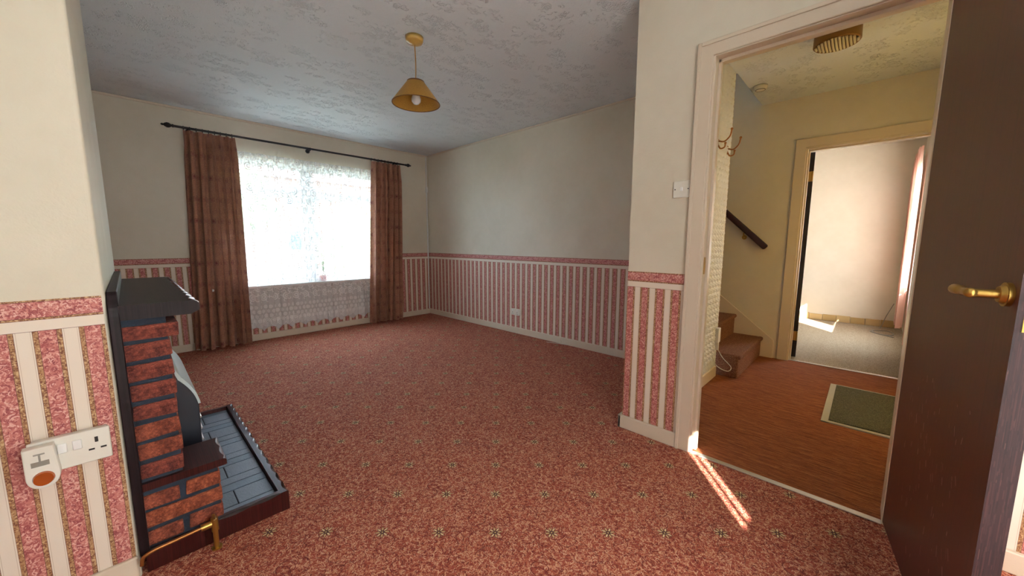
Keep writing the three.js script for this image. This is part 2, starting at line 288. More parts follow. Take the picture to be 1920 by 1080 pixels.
{
  // window wall with its opening
  const w = setting('wall_front', 'cream window wall with striped pink dado paper', 'wall');
  part(w, 'plaster', merge(bx(-0.6, 0.62, 0, H, -5.17, DZ), bx(2.48, 3.36, 0, H, -5.17, DZ), bx(0.62, 2.48, 0, 0.62, -5.17, DZ), bx(0.62, 2.48, 2.03, H, -5.17, DZ)), M.paint);
  part(w, 'dado_wallpaper', merge(bx(-0.45, 0.62, 0.06, 0.95, DZ, DZ + 0.0015), bx(2.48, DX, 0.06, 0.95, DZ, DZ + 0.0015), bx(0.62, 2.48, 0.06, 0.62, DZ, DZ + 0.0015)), M.paperFront, 'pink and cream striped wallpaper with a border');
  const wr = setting('wall_right', 'long cream wall with striped pink dado paper and border', 'wall');
  part(wr, 'plaster', bx(DX, 3.36, 0, 4.6, DZ, -0.85), M.paint);
  part(wr, 'dado_wallpaper', bx(DX - 0.0015, DX, 0.06, 0.95, DZ, -0.99), M.paperRight, 'pink and cream striped wallpaper with a border');
  const wn = setting('wall_return', 'short return wall between living room and hall', 'wall');
  part(wn, 'plaster', bx(2.0, DX, 0, H, -0.99, -0.853), M.paint);
  part(wn, 'dado_wallpaper', bx(2.0, DX, 0.06, 0.95, -0.9915, -0.99), M.paperPartition);
  const relief = sheet(250, 420, (u, v) => {   // overlapping embossed leaves
    const x = 2.1 + 1.26 * u, y = H * v, row = Math.floor(y / 0.045), cx = x / 0.07 + (row % 2) * 0.5, fx = cx - Math.floor(cx) - 0.5, fy = y / 0.045 - row - 0.5;
    const d = Math.max(0, 1 - 3.6 * fx * fx - 3.2 * fy * fy), flat = Math.min(1, u * 60, (1 - u) * 60);
    return [x, y, -0.852 + flat * (0.011 * Math.sqrt(d) * (0.7 + 0.3 * Math.sin(9 * fx + 14 * fy + row)) + 0.001), x, y];
  });
  part(wn, 'embossed_paper', relief, M.embossed, 'white embossed wallpaper facing the hall');
  const wp = setting('wall_partition', 'cream partition wall that holds the open doorway', 'wall');
  part(wp, 'plaster', merge(bx(2.0, 2.1, 0, H, -0.853, -0.62), bx(2.0, 2.1, 2.01, H, -0.62, 0.158), bx(2.0, 2.1, 0, H, 0.158, 1.0)), M.paint);
  part(wp, 'dado_wallpaper', merge(bx(1.9985, 2.0, 0.06, 0.95, -0.9915, -0.66), bx(1.9985, 2.0, 0.06, 0.95, 0.22, 0.9)), M.paperPartition, 'pink and cream striped wallpaper with a border');
  // chimney breast with rounded corners
  const wc = setting('wall_chimney', 'cream chimney breast with striped paper and fireplace', 'wall');
  const s = new THREE.Shape(), r = 0.012, zn = -CZ, zf = 3.1;   // shape in (x, -z)
  s.moveTo(-0.55, zn); s.lineTo(CX - r, zn); s.quadraticCurveTo(CX, zn, CX, zn + r); s.lineTo(CX, zf - r); s.quadraticCurveTo(CX, zf, CX - r, zf); s.lineTo(-0.55, zf); s.closePath();
  const cg = new THREE.ExtrudeGeometry(s, { depth: H, bevelEnabled: false, curveSegments: 6 }); cg.rotateX(-Math.PI / 2); metre(cg);
  part(wc, 'plaster', cg, M.paint);
  part(wc, 'dado_wallpaper', merge(bx(-0.45, CX - 0.008, 0.06, 0.95, CZ, CZ + 0.0015), bx(-0.45, CX - 0.01, 0.06, 0.95, -3.1015, -3.1)), M.paperChimney, 'pink and cream striped wallpaper with a border');
  const wl = setting('wall_left', 'cream wall of the chimney alcoves', 'wall');
  part(wl, 'plaster', bx(-0.6, -0.45, 0, H, DZ, 0.9), M.paint);
  part(wl, 'dado_wallpaper', merge(bx(-0.45, -0.4485, 0.06, 0.95, DZ, -3.1), bx(-0.45, -0.4485, 0.06, 0.95, CZ, 0.9)), M.paperRight);
  const wb = setting('wall_back', 'cream rear wall with a sunny window', 'wall');
  part(wb, 'plaster', merge(bx(-0.6, -0.36, 0, H, 0.9, 1.1), bx(1.9, 2.1, 0, H, 0.9, 1.1), bx(-0.36, 1.9, 0, 0.1, 0.9, 1.1), bx(-0.36, 1.9, 2.15, H, 0.9, 1.1)), M.paint);
  part(wb, 'dado_wallpaper', merge(bx(-0.45, -0.36, 0.06, 0.95, 0.8985, 0.9), bx(1.9, 2.0, 0.06, 0.95, 0.8985, 0.9)), M.paperFront);
  // hall
  const hf = setting('wall_hall', 'cream hall wall beside the stairs with a doorway', 'wall');
  part(hf, 'plaster', merge(bx(4.28, 4.4, 0, 4.6, -4.1, -0.84), bx(4.28, 4.4, 0, H, -0.84, -0.49), bx(4.28, 4.4, 1.97, H, -0.49, 0.33), bx(4.28, 4.4, 0, H, 0.33, 0.6)), M.paint);
  const hd = setting('wall_hall_front', 'front wall of the hall with the entrance', 'wall');
  part(hd, 'plaster', merge(bx(2.1, 2.88, 0, H, 0.6, 0.75), bx(3.82, 4.4, 0, H, 0.6, 0.75), bx(2.88, 3.82, 2.05, H, 0.6, 0.75)), M.paint);
  const sw = setting('wall_stairwell', 'walls closing the stairwell', 'wall');
  part(sw, 'plaster', merge(bx(3.36, 4.28, 0, 4.6, -4.1, -4.0), bx(3.36, 4.28, H + 0.3, 4.6, -0.84, -0.74)), M.paint);
  const rf = setting('wall_back_room', 'pale wall of the far room', 'wall');
  part(rf, 'plaster', merge(bx(6.95, 7.1, 0, H, -3.3, 0.65), bx(4.4, 6.95, 0, H, -3.3, -3.2)), M.paint);
  const rw = setting('wall_back_room_front', 'front wall of the far room with a window', 'wall');
  part(rw, 'plaster', merge(bx(4.4, 5.1, 0, H, 0.4, 0.55), bx(6.5, 6.95, 0, H, 0.4, 0.55), bx(5.1, 6.5, 0, 0.58, 0.4, 0.55), bx(5.1, 6.5, 2.05, H, 0.4, 0.55)), M.paint);
}
// skirting boards
function skirting(name, label, boxes, mat = M.gloss) { const g = setting(name, label, 'skirting board'); boxes.forEach((b) => part(g, 'board', cbox(...b, 0.006), mat)); }
skirting('baseboard_front', 'cream skirting board under the window wall', [[-0.45, DX, 0, 0.075, DZ, DZ + 0.018]]);
skirting('baseboard_right', 'cream skirting board along the long striped wall', [[DX - 0.018, DX, 0, 0.075, DZ, -2.36], [DX - 0.018, DX, 0, 0.075, -2.358, -0.99]]);
skirting('baseboard_partition', 'cream skirting board round the partition end', [[1.98, 2.0, 0, 0.08, -1.012, -0.672], [1.98, DX, 0, 0.08, -1.012, -0.99], [1.98, 2.0, 0, 0.08, 0.24, 0.9]]);
skirting('baseboard_chimney', 'cream skirting board on the chimney side', [[-0.45, CX - 0.004, 0, 0.082, CZ, CZ + 0.016]]);
skirting('baseboard_left', 'cream skirting board in the alcoves', [[-0.45, -0.434, 0, 0.08, DZ, -3.1], [-0.45, -0.434, 0, 0.08, CZ, 0.9]]);
skirting('baseboard_hall', 'cream skirting board on the embossed hall wall', [[2.12, 3.345, 0, 0.09, -0.85, -0.835], [2.1, 2.115, 0, 0.09, 0.24, 0.6]], M.gloss);
{
  const g = setting('baseboard_back_room', 'yellowish wooden skirting in the far room', 'skirting board'), mt = [std({ color: '#b79a64', roughness: 0.6 }), std({ color: '#c5aa78', roughness: 0.6 })];
  for (let k = 0; k < 22; k++) part(g, 'block', cbox(6.93, 6.95, 0, 0.085 + 0.004 * ((k * 7) % 3), -2.8 + k * 0.15, -2.8 + k * 0.15 + 0.147, 0.004), mt[k % 2]);
}
// thin cove along the ceiling
{
  const g = setting('trim_1', 'thin pale cove where walls meet the embossed ceiling', 'cove');
  part(g, 'cove_front', cbox(-0.45, DX, H - 0.022, H, DZ, DZ + 0.014, 0.005), M.gloss);
  part(g, 'cove_right', cbox(DX - 0.014, DX, H - 0.018, H, DZ, -0.99, 0.005), M.gloss);
}
// inner doorway frame
{
  const g = setting('trim_2', 'cream painted frame of the open living room doorway', 'door frame');
  part(g, 'architrave_left', merge(cbox(1.984, 2.0, 0, 2.055, -0.672, -0.602, 0.005), cbox(1.978, 1.986, 0, 2.055, -0.672, -0.655, 0.003)), M.gloss);
  part(g, 'architrave_top', merge(cbox(1.9845, 2.0, 1.985, 2.054, -0.655, 0.2, 0.005), cbox(1.9785, 1.986, 2.037, 2.0545, -0.655, 0.2, 0.003)), M.gloss);
  part(g, 'architrave_right', cbox(1.984, 2.0, 0, 2.055, 0.14, 0.21, 0.005), M.gloss);
  part(g, 'jamb_left', cbox(1.992, 2.115, 0, 1.985, -0.62, -0.592, 0.003), M.gloss);
  part(g, 'jamb_right', cbox(1.992, 2.115, 0, 1.985, 0.13, 0.158, 0.003), M.gloss);
  part(g, 'head', cbox(1.992, 2.115, 1.98, 2.01, -0.6, 0.15, 0.003), M.gloss);
  part(g, 'door_stop', merge(cbox(2.04, 2.07, 0, 1.98, -0.593, -0.58, 0.002), cbox(2.04, 2.07, 1.966, 1.981, -0.593, 0.13, 0.002)), M.gloss);
  part(g, 'hall_architrave', merge(cbox(2.1, 2.116, 0, 2.05, -0.672, -0.604, 0.005), cbox(2.1, 2.1155, 1.99, 2.05, -0.66, 0.2, 0.005)), M.gloss);
  part(g, 'striker_plate', bx(2.005, 2.03, 0.955, 1.04, -0.5925, -0.5905), M.brass, 'small dull brass striker plate');
}
// doorway of the far room
{
  const g = setting('trim_3', 'cream frame round the doorway of the far room', 'door frame');
  part(g, 'architrave', merge(cbox(4.264, 4.28, 0, 2.035, -0.555, -0.475, 0.005), cbox(4.2645, 4.28, 1.955, 2.034, -0.55, 0.42, 0.005), cbox(4.264, 4.28, 0, 2.035, 0.325, 0.4, 0.005)), M.gloss);
  part(g, 'jamb', merge(cbox(4.27, 4.41, 0, 1.97, -0.49, -0.462, 0.003), cbox(4.27, 4.41, 0, 1.97, 0.305, 0.335, 0.003), cbox(4.27, 4.41, 1.94, 1.97, -0.48, 0.32, 0.003)), M.gloss);
  part(g, 'door_stop', merge(cbox(4.31, 4.34, 0, 1.94, -0.463, -0.45, 0.002), cbox(4.31, 4.34, 1.927, 1.941, -0.463, 0.31, 0.002)), M.gloss);
}
// metal threshold strips
tag(solo('threshold_strip', cbox(1.985, 2.015, 0, 0.006, -0.592, 0.13, 0.003), M.alu, 'silver threshold strip between red and brown carpet', 'threshold strip'), 'silver threshold strip between red and brown carpet', 'threshold strip');
solo('threshold_strip', cbox(4.3, 4.33, 0, 0.006, -0.46, 0.305, 0.003), M.alu, 'silver threshold strip between brown and beige carpet', 'threshold strip');

// ------------------------------------------------------------------ windows
{
  const g = setting('window_1', 'wide white framed window behind the lace curtain', 'window'), x0 = 0.62, x1 = 2.48, z0 = -5.05, z1 = -4.99;
  const bar = (a, b, c, d, n) => part(g, n, cbox(a, b, c, d, z0, z1, 0.006), M.whiteGloss);
  bar(x0, x0 + 0.06, 0.66, 2.03, 'frame'); bar(x1 - 0.06, x1, 0.66, 2.03, 'frame'); bar(x0, x1, 1.95, 2.03, 'frame'); bar(x0, x1, 0.62, 0.69, 'frame');
  bar(1.51, 1.66, 0.69, 1.95, 'mullion'); bar(x0 + 0.06, 1.51, 1.625, 1.725, 'transom'); bar(1.66, x1 - 0.06, 1.625, 1.725, 'transom');
  for (const [a, b, c, d] of [[0.68, 1.51, 0.69, 1.625], [1.66, 2.42, 0.69, 1.625], [0.68, 1.51, 1.725, 1.95], [1.66, 2.42, 1.725, 1.95]]) part(g, 'pane', bx(a, b, c, d, -5.022, -5.018), M.glass);
  part(g, 'sill', cbox(0.56, 2.54, 0.595, 0.625, -5.0, -4.86, 0.008), M.whiteGloss);
  const b = setting('window_2', 'rear window lighting the near end of the room', 'window');
  const fb = (a, c, d, e, n) => part(b, n, cbox(a, c, d, e, 1.0, 1.05, 0.006), M.whiteGloss);
  fb(-0.36, -0.3, 0.1, 2.15, 'frame'); fb(1.84, 1.9, 0.1, 2.15, 'frame'); fb(-0.3, 1.84, 2.09, 2.15, 'frame'); fb(-0.3, 1.84, 0.1, 0.16, 'frame'); fb(0.74, 0.8, 0.16, 2.09, 'mullion');
  part(b, 'pane', bx(-0.3, 0.74, 0.16, 2.09, 1.022, 1.026), M.glass); part(b, 'pane', bx(0.8, 1.84, 0.16, 2.09, 1.022, 1.026), M.glass);
  const c = setting('window_3', 'front window of the far room', 'window');
  const fc = (a, q, d, e, n) => part(c, n, cbox(a, q, d, e, 0.45, 0.5, 0.006), M.whiteGloss);
  fc(5.1, 5.15, 0.58, 2.05, 'frame'); fc(6.45, 6.5, 0.58, 2.05, 'frame'); fc(5.15, 6.45, 2.0, 2.05, 'frame'); fc(5.15, 6.45, 0.58, 0.62, 'frame');
  part(c, 'pane', bx(5.15, 6.45, 0.62, 2.0, 0.473, 0.477), M.glass);
  const d = setting('door_3', 'front door of the hall with frosted amber glass', 'door');
  part(d, 'frame', merge(cbox(2.88, 2.98, 0, 2.05, 0.63, 0.68, 0.005), cbox(3.72, 3.82, 0, 2.05, 0.63, 0.68, 0.005), cbox(2.98, 3.72, 1.95, 2.05, 0.63, 0.68, 0.005), cbox(2.98, 3.72, 0, 0.35, 0.63, 0.68, 0.005)), M.whiteGloss);
  part(d, 'pane', bx(2.98, 3.72, 0.35, 1.95, 0.652, 0.656), M.frosted);
}

// ------------------------------------------------------------------ living room door, open into the room
{
  const g = setting('door_1', 'dark brown flush door standing open with brass lever handle', 'door');
  const L = 0.742, T = 0.04;   // local: x from hinge along the leaf, z = thickness away from the visible face
  g.position.set(2.0, 0, 0.132); g.rotation.y = Math.PI - Math.atan2(-0.1, 0.735) * -1;
  const ang = Math.atan2(0.1, -0.735);   // direction of the leaf in (x,z)
  g.rotation.y = -ang;
  // local +x = along leaf; local +z points to world: check sign -> visible face looks towards -z world
  const leaf = bx(0, L, 0.012, 1.978, -T, 0);
  const mats = [M.doorEdge, M.doorEdge, M.doorEdge, M.doorEdge, M.doorFace, M.doorFace];
  const uv = leaf.attributes.uv, n = leaf.attributes.normal, p = leaf.attributes.position;
  for (let i = 0; i < p.count; i++) { if (Math.abs(n.getZ(i)) > 0.5) uv.setXY(i, p.getX(i) / L, p.getY(i) / 1.98); else uv.setXY(i, (p.getZ(i) + T) / T, p.getY(i) / 1.98); }
  const lm = part(g, 'leaf', leaf, mats[0]); lm.material = mats;
  const h = part(g, 'handle', merge(cyl(0.026, 0.026, 0.008, [0.7, 1.003, 0.004], 'z', 28), cyl(0.021, 0.017, 0.008, [0.7, 1.003, 0.012], 'z', 28), cyl(0.01, 0.009, 0.045, [0.7, 1.003, 0.035], 'z', 20)), M.brass, 'brass lever handle on a round rose');
  const lever = new THREE.LatheGeometry([[0.0, 0], [0.009, 0.001], [0.011, 0.01], [0.009, 0.03], [0.0085, 0.05], [0.011, 0.058], [0.0115, 0.075], [0.012, 0.1], [0.009, 0.108], [0, 0.109]].map(([a, b]) => new THREE.Vector2(a, b)), 20);
  lever.rotateZ(Math.PI / 2); lever.translate(0.71, 1.003, 0.055); part(h, 'lever', lever, M.brass);
  const b2 = part(g, 'handle', merge(cyl(0.026, 0.026, 0.008, [0.7, 1.003, -T - 0.004], 'z', 28), cyl(0.01, 0.009, 0.045, [0.7, 1.003, -T - 0.03], 'z', 20)), M.brass);
  const l2 = lever.clone(); l2.translate(0, 0, -0.055 - T - 0.05); part(b2, 'lever', l2, M.brass);
  part(g, 'latch', merge(bx(L, L + 0.001, 0.93, 1.08, -T * 0.75, -T * 0.25), bx(L, L + 0.009, 0.99, 1.012, -T * 0.65, -T * 0.35)), M.brass, 'brass latch plate in the door edge');
}
{
  const g = setting('door_2', 'dark door swung back inside the far room', 'door');
  g.position.set(4.418, 0, -0.466); g.rotation.y = 0.14;
  part(g, 'leaf', bx(0, 0.74, 0.012, 1.935, 0.002, 0.042), std({ color: '#1d1618', roughness: 0.4 }));
  for (const y of [0.22, 1.72]) part(g, 'hinge', merge(bx(-0.003, 0.0, y - 0.045, y + 0.045, 0.004, 0.03), cyl(0.006, 0.006, 0.09, [-0.004, y, 0.036])), M.brass);
}

// ------------------------------------------------------------------ fireplace
{
  const zN = -1.66, zF = -2.85;
  const f = thing('fireplace', 'red brick fireplace with dark wooden mantel and raised tiled hearth', 'fireplace');
  const back = new THREE.Shape(); back.moveTo(zN + 0.012, 0.08); back.lineTo(zN + 0.012, 0.86); back.quadraticCurveTo(zN + 0.016, 0.93, zN - 0.03, 0.955); back.lineTo(zF - 0.0, 0.955); back.lineTo(zF, 0.08); back.closePath();
  const bg = new THREE.ExtrudeGeometry(back, { depth: 0.02, bevelEnabled: true, bevelSize: 0.002, bevelThickness: 0.002, bevelSegments: 1 }); bg.rotateY(-Math.PI / 2); bg.translate(-0.035, 0, 0); metre(bg);
  part(f, 'backboard', bg, M.blackWood, 'dark wooden backing board');
  // mortar cores, set back from the brick faces
  const j = 0.007;
  const piers = [[zN, zN - 0.2], [zF + 0.2, zF]];
  const cores = [];
  for (const [a, b] of piers) { cores.push(bx(-0.036, 0.077 - j, 0.31, 0.87, b + j, a - j), bx(-0.038, 0.17 - j, 0.08, 0.3, b + j, a - j)); }
  cores.push(bx(-0.036, 0.077 - j, 0.664, 0.87, zF + 0.19, zN - 0.19));
  part(f, 'mortar', merge(...cores), M.mortar, 'dark slate-coloured mortar');
  const r = rng(5); let k = 0;
  const brickGeo = new Map();
  function brick(x0, x1, y0, y1, z0, z1) {
    const w = x1 - x0, h = y1 - y0, d = z1 - z0, key = [w, h, d].map((v) => v.toFixed(3)).join() + (k % 3);
    if (!brickGeo.has(key)) {
      const g = new RoundedBoxGeometry(w, h, d, 1, 0.004), p = g.attributes.position, s = rng(100 + k), cells = new Map();
      for (let i = 0; i < p.count; i++) { const c = [Math.sign(p.getX(i)), Math.sign(p.getY(i)), Math.sign(p.getZ(i))].join(); if (!cells.has(c)) cells.set(c, [(s() - 0.5) * 0.006, (s() - 0.5) * 0.006, (s() - 0.5) * 0.005]); const q = cells.get(c); p.setXYZ(i, p.getX(i) + q[0], p.getY(i) + q[1], p.getZ(i) + q[2]); }
      g.computeVertexNormals(); brickGeo.set(key, metre(g));
    }
    const m = part(f, 'brick', brickGeo.get(key), M.bricks[(r() * 3) | 0]); m.position.set((x0 + x1) / 2, (y0 + y1) / 2, (z0 + z1) / 2); k++;
  }
  const up = 0.0675, y0 = 0.328;
  for (let c = 0; c < 8; c++) {
    const a = y0 + c * up, b = a + (c === 7 ? 0.045 : 0.054), xr = c === 7 ? 0.098 : 0.077;
    brick(-0.034, xr, a, b, zN - 0.2, zN); brick(-0.034, xr, a, b, zF, zF + 0.2);
    if (c >= 5) { const n = 4, len = (zN - 0.2 - zF - 0.2 - 0.013) / n; for (let i = 0; i < n; i++) { const e = zF + 0.213 + i * len; brick(-0.034, xr, a, b, e, e + len - 0.013); } }
  }
  for (let c = 0; c < 3; c++) {
    const a = 0.092 + c * 0.0645, b = a + 0.052;
    for (const [n0, n1] of piers) { if (c === 1) brick(-0.037, 0.17, a, b, n1, n0); else { brick(-0.037, 0.056, a, b, n1, n0); brick(0.073, 0.17, a, b, n1, n0); } }
  }
  // adzed boards: profile (x,y) swept along z with a scalloped upper arris
  function adzed(x0, x1, y0, y1, z0, z1, depth, pitch, under, edge = false) {
    const nz = Math.max(8, Math.round((z1 - z0) / pitch * 8)), rows = [];
    for (let i = 0; i <= nz; i++) {
      const z = z0 + (z1 - z0) * i / nz, sc = depth * (0.35 + 0.65 * Math.abs(Math.sin((z - z0) / pitch * Math.PI)));
      rows.push([[x0, y0], [x1 - under, y0], [x1, y0 + under * 0.6], [x1, y1 - sc * 0.75], [x1 - sc * 0.45, y1 - sc * 0.25], [x1 - sc, y1], [x0, y1]].map(([x, y]) => [x, y, z]));
    }
    const p = [], id = [], m = rows[0].length; rows.forEach((q) => q.forEach((v) => p.push(...v)));
    for (let i = 0; i < nz; i++) for (let a = 0; a < m; a++) { if ((a === 3 || a === 4) !== edge) continue; const b = (a + 1) % m, A = i * m + a, B = i * m + b, C = A + m, D = B + m; id.push(A, C, D, A, D, B); }
    if (!edge) for (let a = 1; a < m - 1; a++) { id.push(0, a, a + 1); const o = nz * m; id.push(o, o + a + 1, o + a); }
    let g = new THREE.BufferGeometry(); g.setAttribute('position', new THREE.Float32BufferAttribute(p, 3)); g.setIndex(id); if (edge) { g.computeVertexNormals(); return metre(g); } g = g.toNonIndexed(); g.computeVertexNormals(); return metre(g);
  }
  const board = (name, args, mat, label) => part(part(f, name, adzed(...args), mat, label), 'adzed_edge', adzed(...args, true), M.varnish, 'glossy gouged edge');
  board('mantel_shelf', [-0.035, 0.157, 0.868, 0.914, zF - 0.02, zN + 0.012, 0.022, 0.11, 0.022], M.mantelWood, 'dark brown mantel shelf with gouged edge');
  for (const [a, b] of piers) part(f, 'side_ledge', merge(adzed(-0.037, 0.19, 0.292, 0.318, b + 0.004, a + 0.008, 0.011, 0.09, 0.004), adzed(-0.037, 0.19, 0.292, 0.318, b + 0.004, a + 0.008, 0.011, 0.09, 0.004, true)), M.mahogany, 'dark wooden ledge on the lower brickwork');
  part(f, 'hearth_base', cbox(-0.045, 0.355, 0.001, 0.06, zF + 0.02, zN - 0.02, 0.002), M.mahogany);
  board('kerb', [0.35, 0.382, 0.001, 0.084, zF, zN, 0.014, 0.085, 0.003], M.mahogany, 'dark wooden hearth kerb with scalloped top edge');
  const turned = (edge, turn, k) => { const g = adzed(0, 0.025, 0.001, 0.084, -0.045, 0.35, 0.011, 0.1, 0.003, edge); g.rotateY(turn); g.translate(turn < 0 ? 0.305 : 0, 0, k); return metre(g); };
  for (const [turn, k] of [[-Math.PI / 2, zN - 0.025], [Math.PI / 2, zF + 0.025]]) part(part(f, 'kerb', turned(false, turn, k), M.mahogany), 'adzed_edge', turned(true, turn, k), M.varnish);
  // slate-coloured hearth tiles: one broad row with a joint, then two narrow rows
  let z = zN - 0.026, row = 0, tI = 0; const q = rng(77);
  while (z > zF + 0.06) {
    const wide = row % 3 === 1, d = wide ? 0.115 : 0.058, ze = Math.max(z - d, zF + 0.026);
    const cuts = wide ? [-0.03, 0.06, 0.225, 0.347] : row % 3 === 0 ? [-0.03, 0.13, 0.347] : [-0.03, 0.347];
    for (let i = 0; i < cuts.length - 1; i++) { const t = part(f, 'hearth_tile', cbox(cuts[i] + 0.002, cuts[i + 1] - 0.002, 0.055, 0.064 + q() * 0.0015, ze + 0.002, z - 0.002, 0.002), M.tiles[tI++ % 3]); }
    z = ze; row++;
  }
  part(f, 'hearth_grout', bx(-0.03, 0.348, 0.05, 0.0605, zF + 0.024, zN - 0.024), std({ color: '#20242c', roughness: 0.9 }));
}
{
  const g = thing('gas_fire', 'dark metal gas fire with pale sloping hood between the brick piers', 'gas fire', [0, 0.064, 0]);
  const s = new THREE.Shape(); s.moveTo(-0.03, 0); s.lineTo(0.145, 0); s.lineTo(0.15, 0.4); s.quadraticCurveTo(0.14, 0.45, 0.1, 0.5); s.lineTo(-0.03, 0.54); s.closePath();
  const b = new THREE.ExtrudeGeometry(s, { depth: 0.62, bevelEnabled: true, bevelSize: 0.003, bevelThickness: 0.003, bevelSegments: 1 }); b.translate(0, 0, -2.57); metre(b); part(g, 'body', b, M.fireBlack);
  const t = new THREE.Shape(); t.moveTo(0.158, 0.385); t.quadraticCurveTo(0.15, 0.45, 0.105, 0.51); t.lineTo(0.09, 0.545); t.lineTo(-0.03, 0.56); t.lineTo(-0.03, 0.55); t.lineTo(0.085, 0.535); t.lineTo(0.096, 0.5); t.quadraticCurveTo(0.142, 0.445, 0.15, 0.385); t.closePath();
  const h = new THREE.ExtrudeGeometry(t, { depth: 0.64, bevelEnabled: false }); h.translate(0, 0, -2.58); metre(h); part(g, 'hood', h, M.fireHood, 'pale grey sloping hood');
  for (let i = 0; i < 5; i++) part(g, 'grille_bar', cyl(0.004, 0.004, 0.5, [0.158, 0.1 + i * 0.05, -2.26], 'z', 8), M.alu);
  part(g, 'knob', cyl(0.012, 0.01, 0.016, [0.158, 0.05, -2.05], 'x', 16), M.plasticGrey);
}
{
  const g = thing('gas_tap', 'brass gas tap and bent copper pipe beside the hearth', 'gas tap');
  part(g, 'pipe', tube([[-0.055, 0.06, -1.625], [-0.05, 0.085, -1.622], [-0.03, 0.095, -1.622], [0.02, 0.097, -1.624], [0.1, 0.1, -1.625], [0.13, 0.1, -1.625]], 0.006), M.copper, 'bent copper pipe');
  part(g, 'valve', merge(cyl(0.012, 0.012, 0.03, [0.112, 0.1, -1.625], 'x', 6), cyl(0.011, 0.011, 0.05, [0.135, 0.095, -1.625], 'y', 12), cyl(0.008, 0.008, 0.07, [0.135, 0.035, -1.625], 'y', 12), cyl(0.016, 0.016, 0.006, [0.135, 0.003, -1.625], 'y', 16)), M.brass, 'brass valve body standing on the carpet');
  part(g, 'lever', cbox(0.13, 0.14, 0.118, 0.124, -1.645, -1.605, 0.002), M.brass);
}

// ------------------------------------------------------------------ curtains, pole, lace
function curtain(xt0, xt1, xb0, xb1, yt, yb, z, n, amp, cloth, seed) {
  const ph = seed * 1.7;
  return sheet(n * 14, 40, (u, v) => {
    const top = v, k = Math.min(1, (1 - top) * 9);   // 0 at the heading
    const y = yb + (yt - yb) * v, xa = xb0 + (xt0 - xb0) * v, xz = xb1 + (xt1 - xb1) * v;
    const a = 2 * Math.PI * n * u, w = amp * (0.45 + 0.55 * k);
    const x = xa + (xz - xa) * u + 0.35 * amp * Math.sin(2 * a + ph) * k * 0.5;
    return [x, y, z + w * Math.sin(a + ph + 1.1 * Math.sin(5.1 * u + v * 1.2)) + 0.45 * w * Math.sin(0.47 * a + ph * 2 + v) * k + 0.008 * Math.sin(a * 2) * (1 - k), u * cloth, y];
  });
}
{
  const pole = thing('curtain_pole', 'black curtain pole with ball finials above the lace window', 'curtain pole', [0, 2.195, -4.82]);
  part(pole, 'rod', cyl(0.011, 0.011, 2.42, [1.62, 0, 0], 'x', 16), M.poleBlack);
  for (const s of [-1, 1]) { const l = new THREE.LatheGeometry([[0, 0], [0.012, 0], [0.016, 0.01], [0.01, 0.018], [0.022, 0.035], [0.024, 0.05], [0.016, 0.066], [0.008, 0.074], [0.011, 0.084], [0, 0.096]].map(([a, b]) => new THREE.Vector2(a, b)), 18); l.rotateZ(s > 0 ? -Math.PI / 2 : Math.PI / 2); l.translate(1.62 + s * 1.21, 0, 0); part(pole, 'finial', l, M.poleBlack); }
  for (const x of [0.52, 1.594, 2.7]) part(pole, 'bracket', merge(cyl(0.007, 0.007, 0.1, [x, -0.012, -0.05], 'z', 10), cyl(0.024, 0.024, 0.008, [x, -0.012, -0.0955], 'z', 16), new THREE.TorusGeometry(0.013, 0.004, 8, 16).rotateY(Math.PI / 2).translate(x, -0.002, 0)), M.poleBlack);
  const ring = new THREE.TorusGeometry(0.017, 0.003, 8, 18).rotateY(Math.PI / 2);
  for (let i = 0; i < 9; i++) { part(pole, 'ring', ring, M.poleBlack).position.set(0.475 + i * 0.047, -0.004, 0); part(pole, 'ring', ring, M.poleBlack).position.set(2.335 + i * 0.047, -0.004, 0); }
  solo('curtain', curtain(0.465, 0.865, 0.385, 0.85, 2.166, 0.02, -4.785, 6, 0.055, 1.3, 1), M.curtain, 'heavy brown patterned curtain drawn back beside the fireplace alcove', 'curtain', 'patterned pinch-pleat curtains');
  solo('curtain', curtain(2.325, 2.735, 2.21, 2.68, 2.166, 0.02, -4.785, 6, 0.05, 1.3, 2), M.curtain, 'heavy brown patterned curtain drawn back next to the room corner', 'curtain', 'patterned pinch-pleat curtains');
  const lace = sheet(260, 60, (u, v) => {
    const x = 0.58 + 1.94 * u, a = 2 * Math.PI * 15 * u, hem = 0.1 + 0.05 * Math.abs(Math.sin(Math.PI * 13.5 * u));
    const y = hem + (2.065 - hem) * v, w = 0.017 * (0.5 + 0.5 * (1 - v) + 0.3 * Math.sin(9 * u));
    return [x + 0.006 * Math.sin(2 * a), y, -4.885 + w * Math.sin(a + 1.3 * Math.sin(7 * u)) + 0.006 * Math.sin(2.7 * a + 3 * v), u * 2.7, y];
  });
  solo('lace_curtain', lace, M.lace, 'white floral lace curtain with scalloped hem hanging across the window', 'net curtain');
}
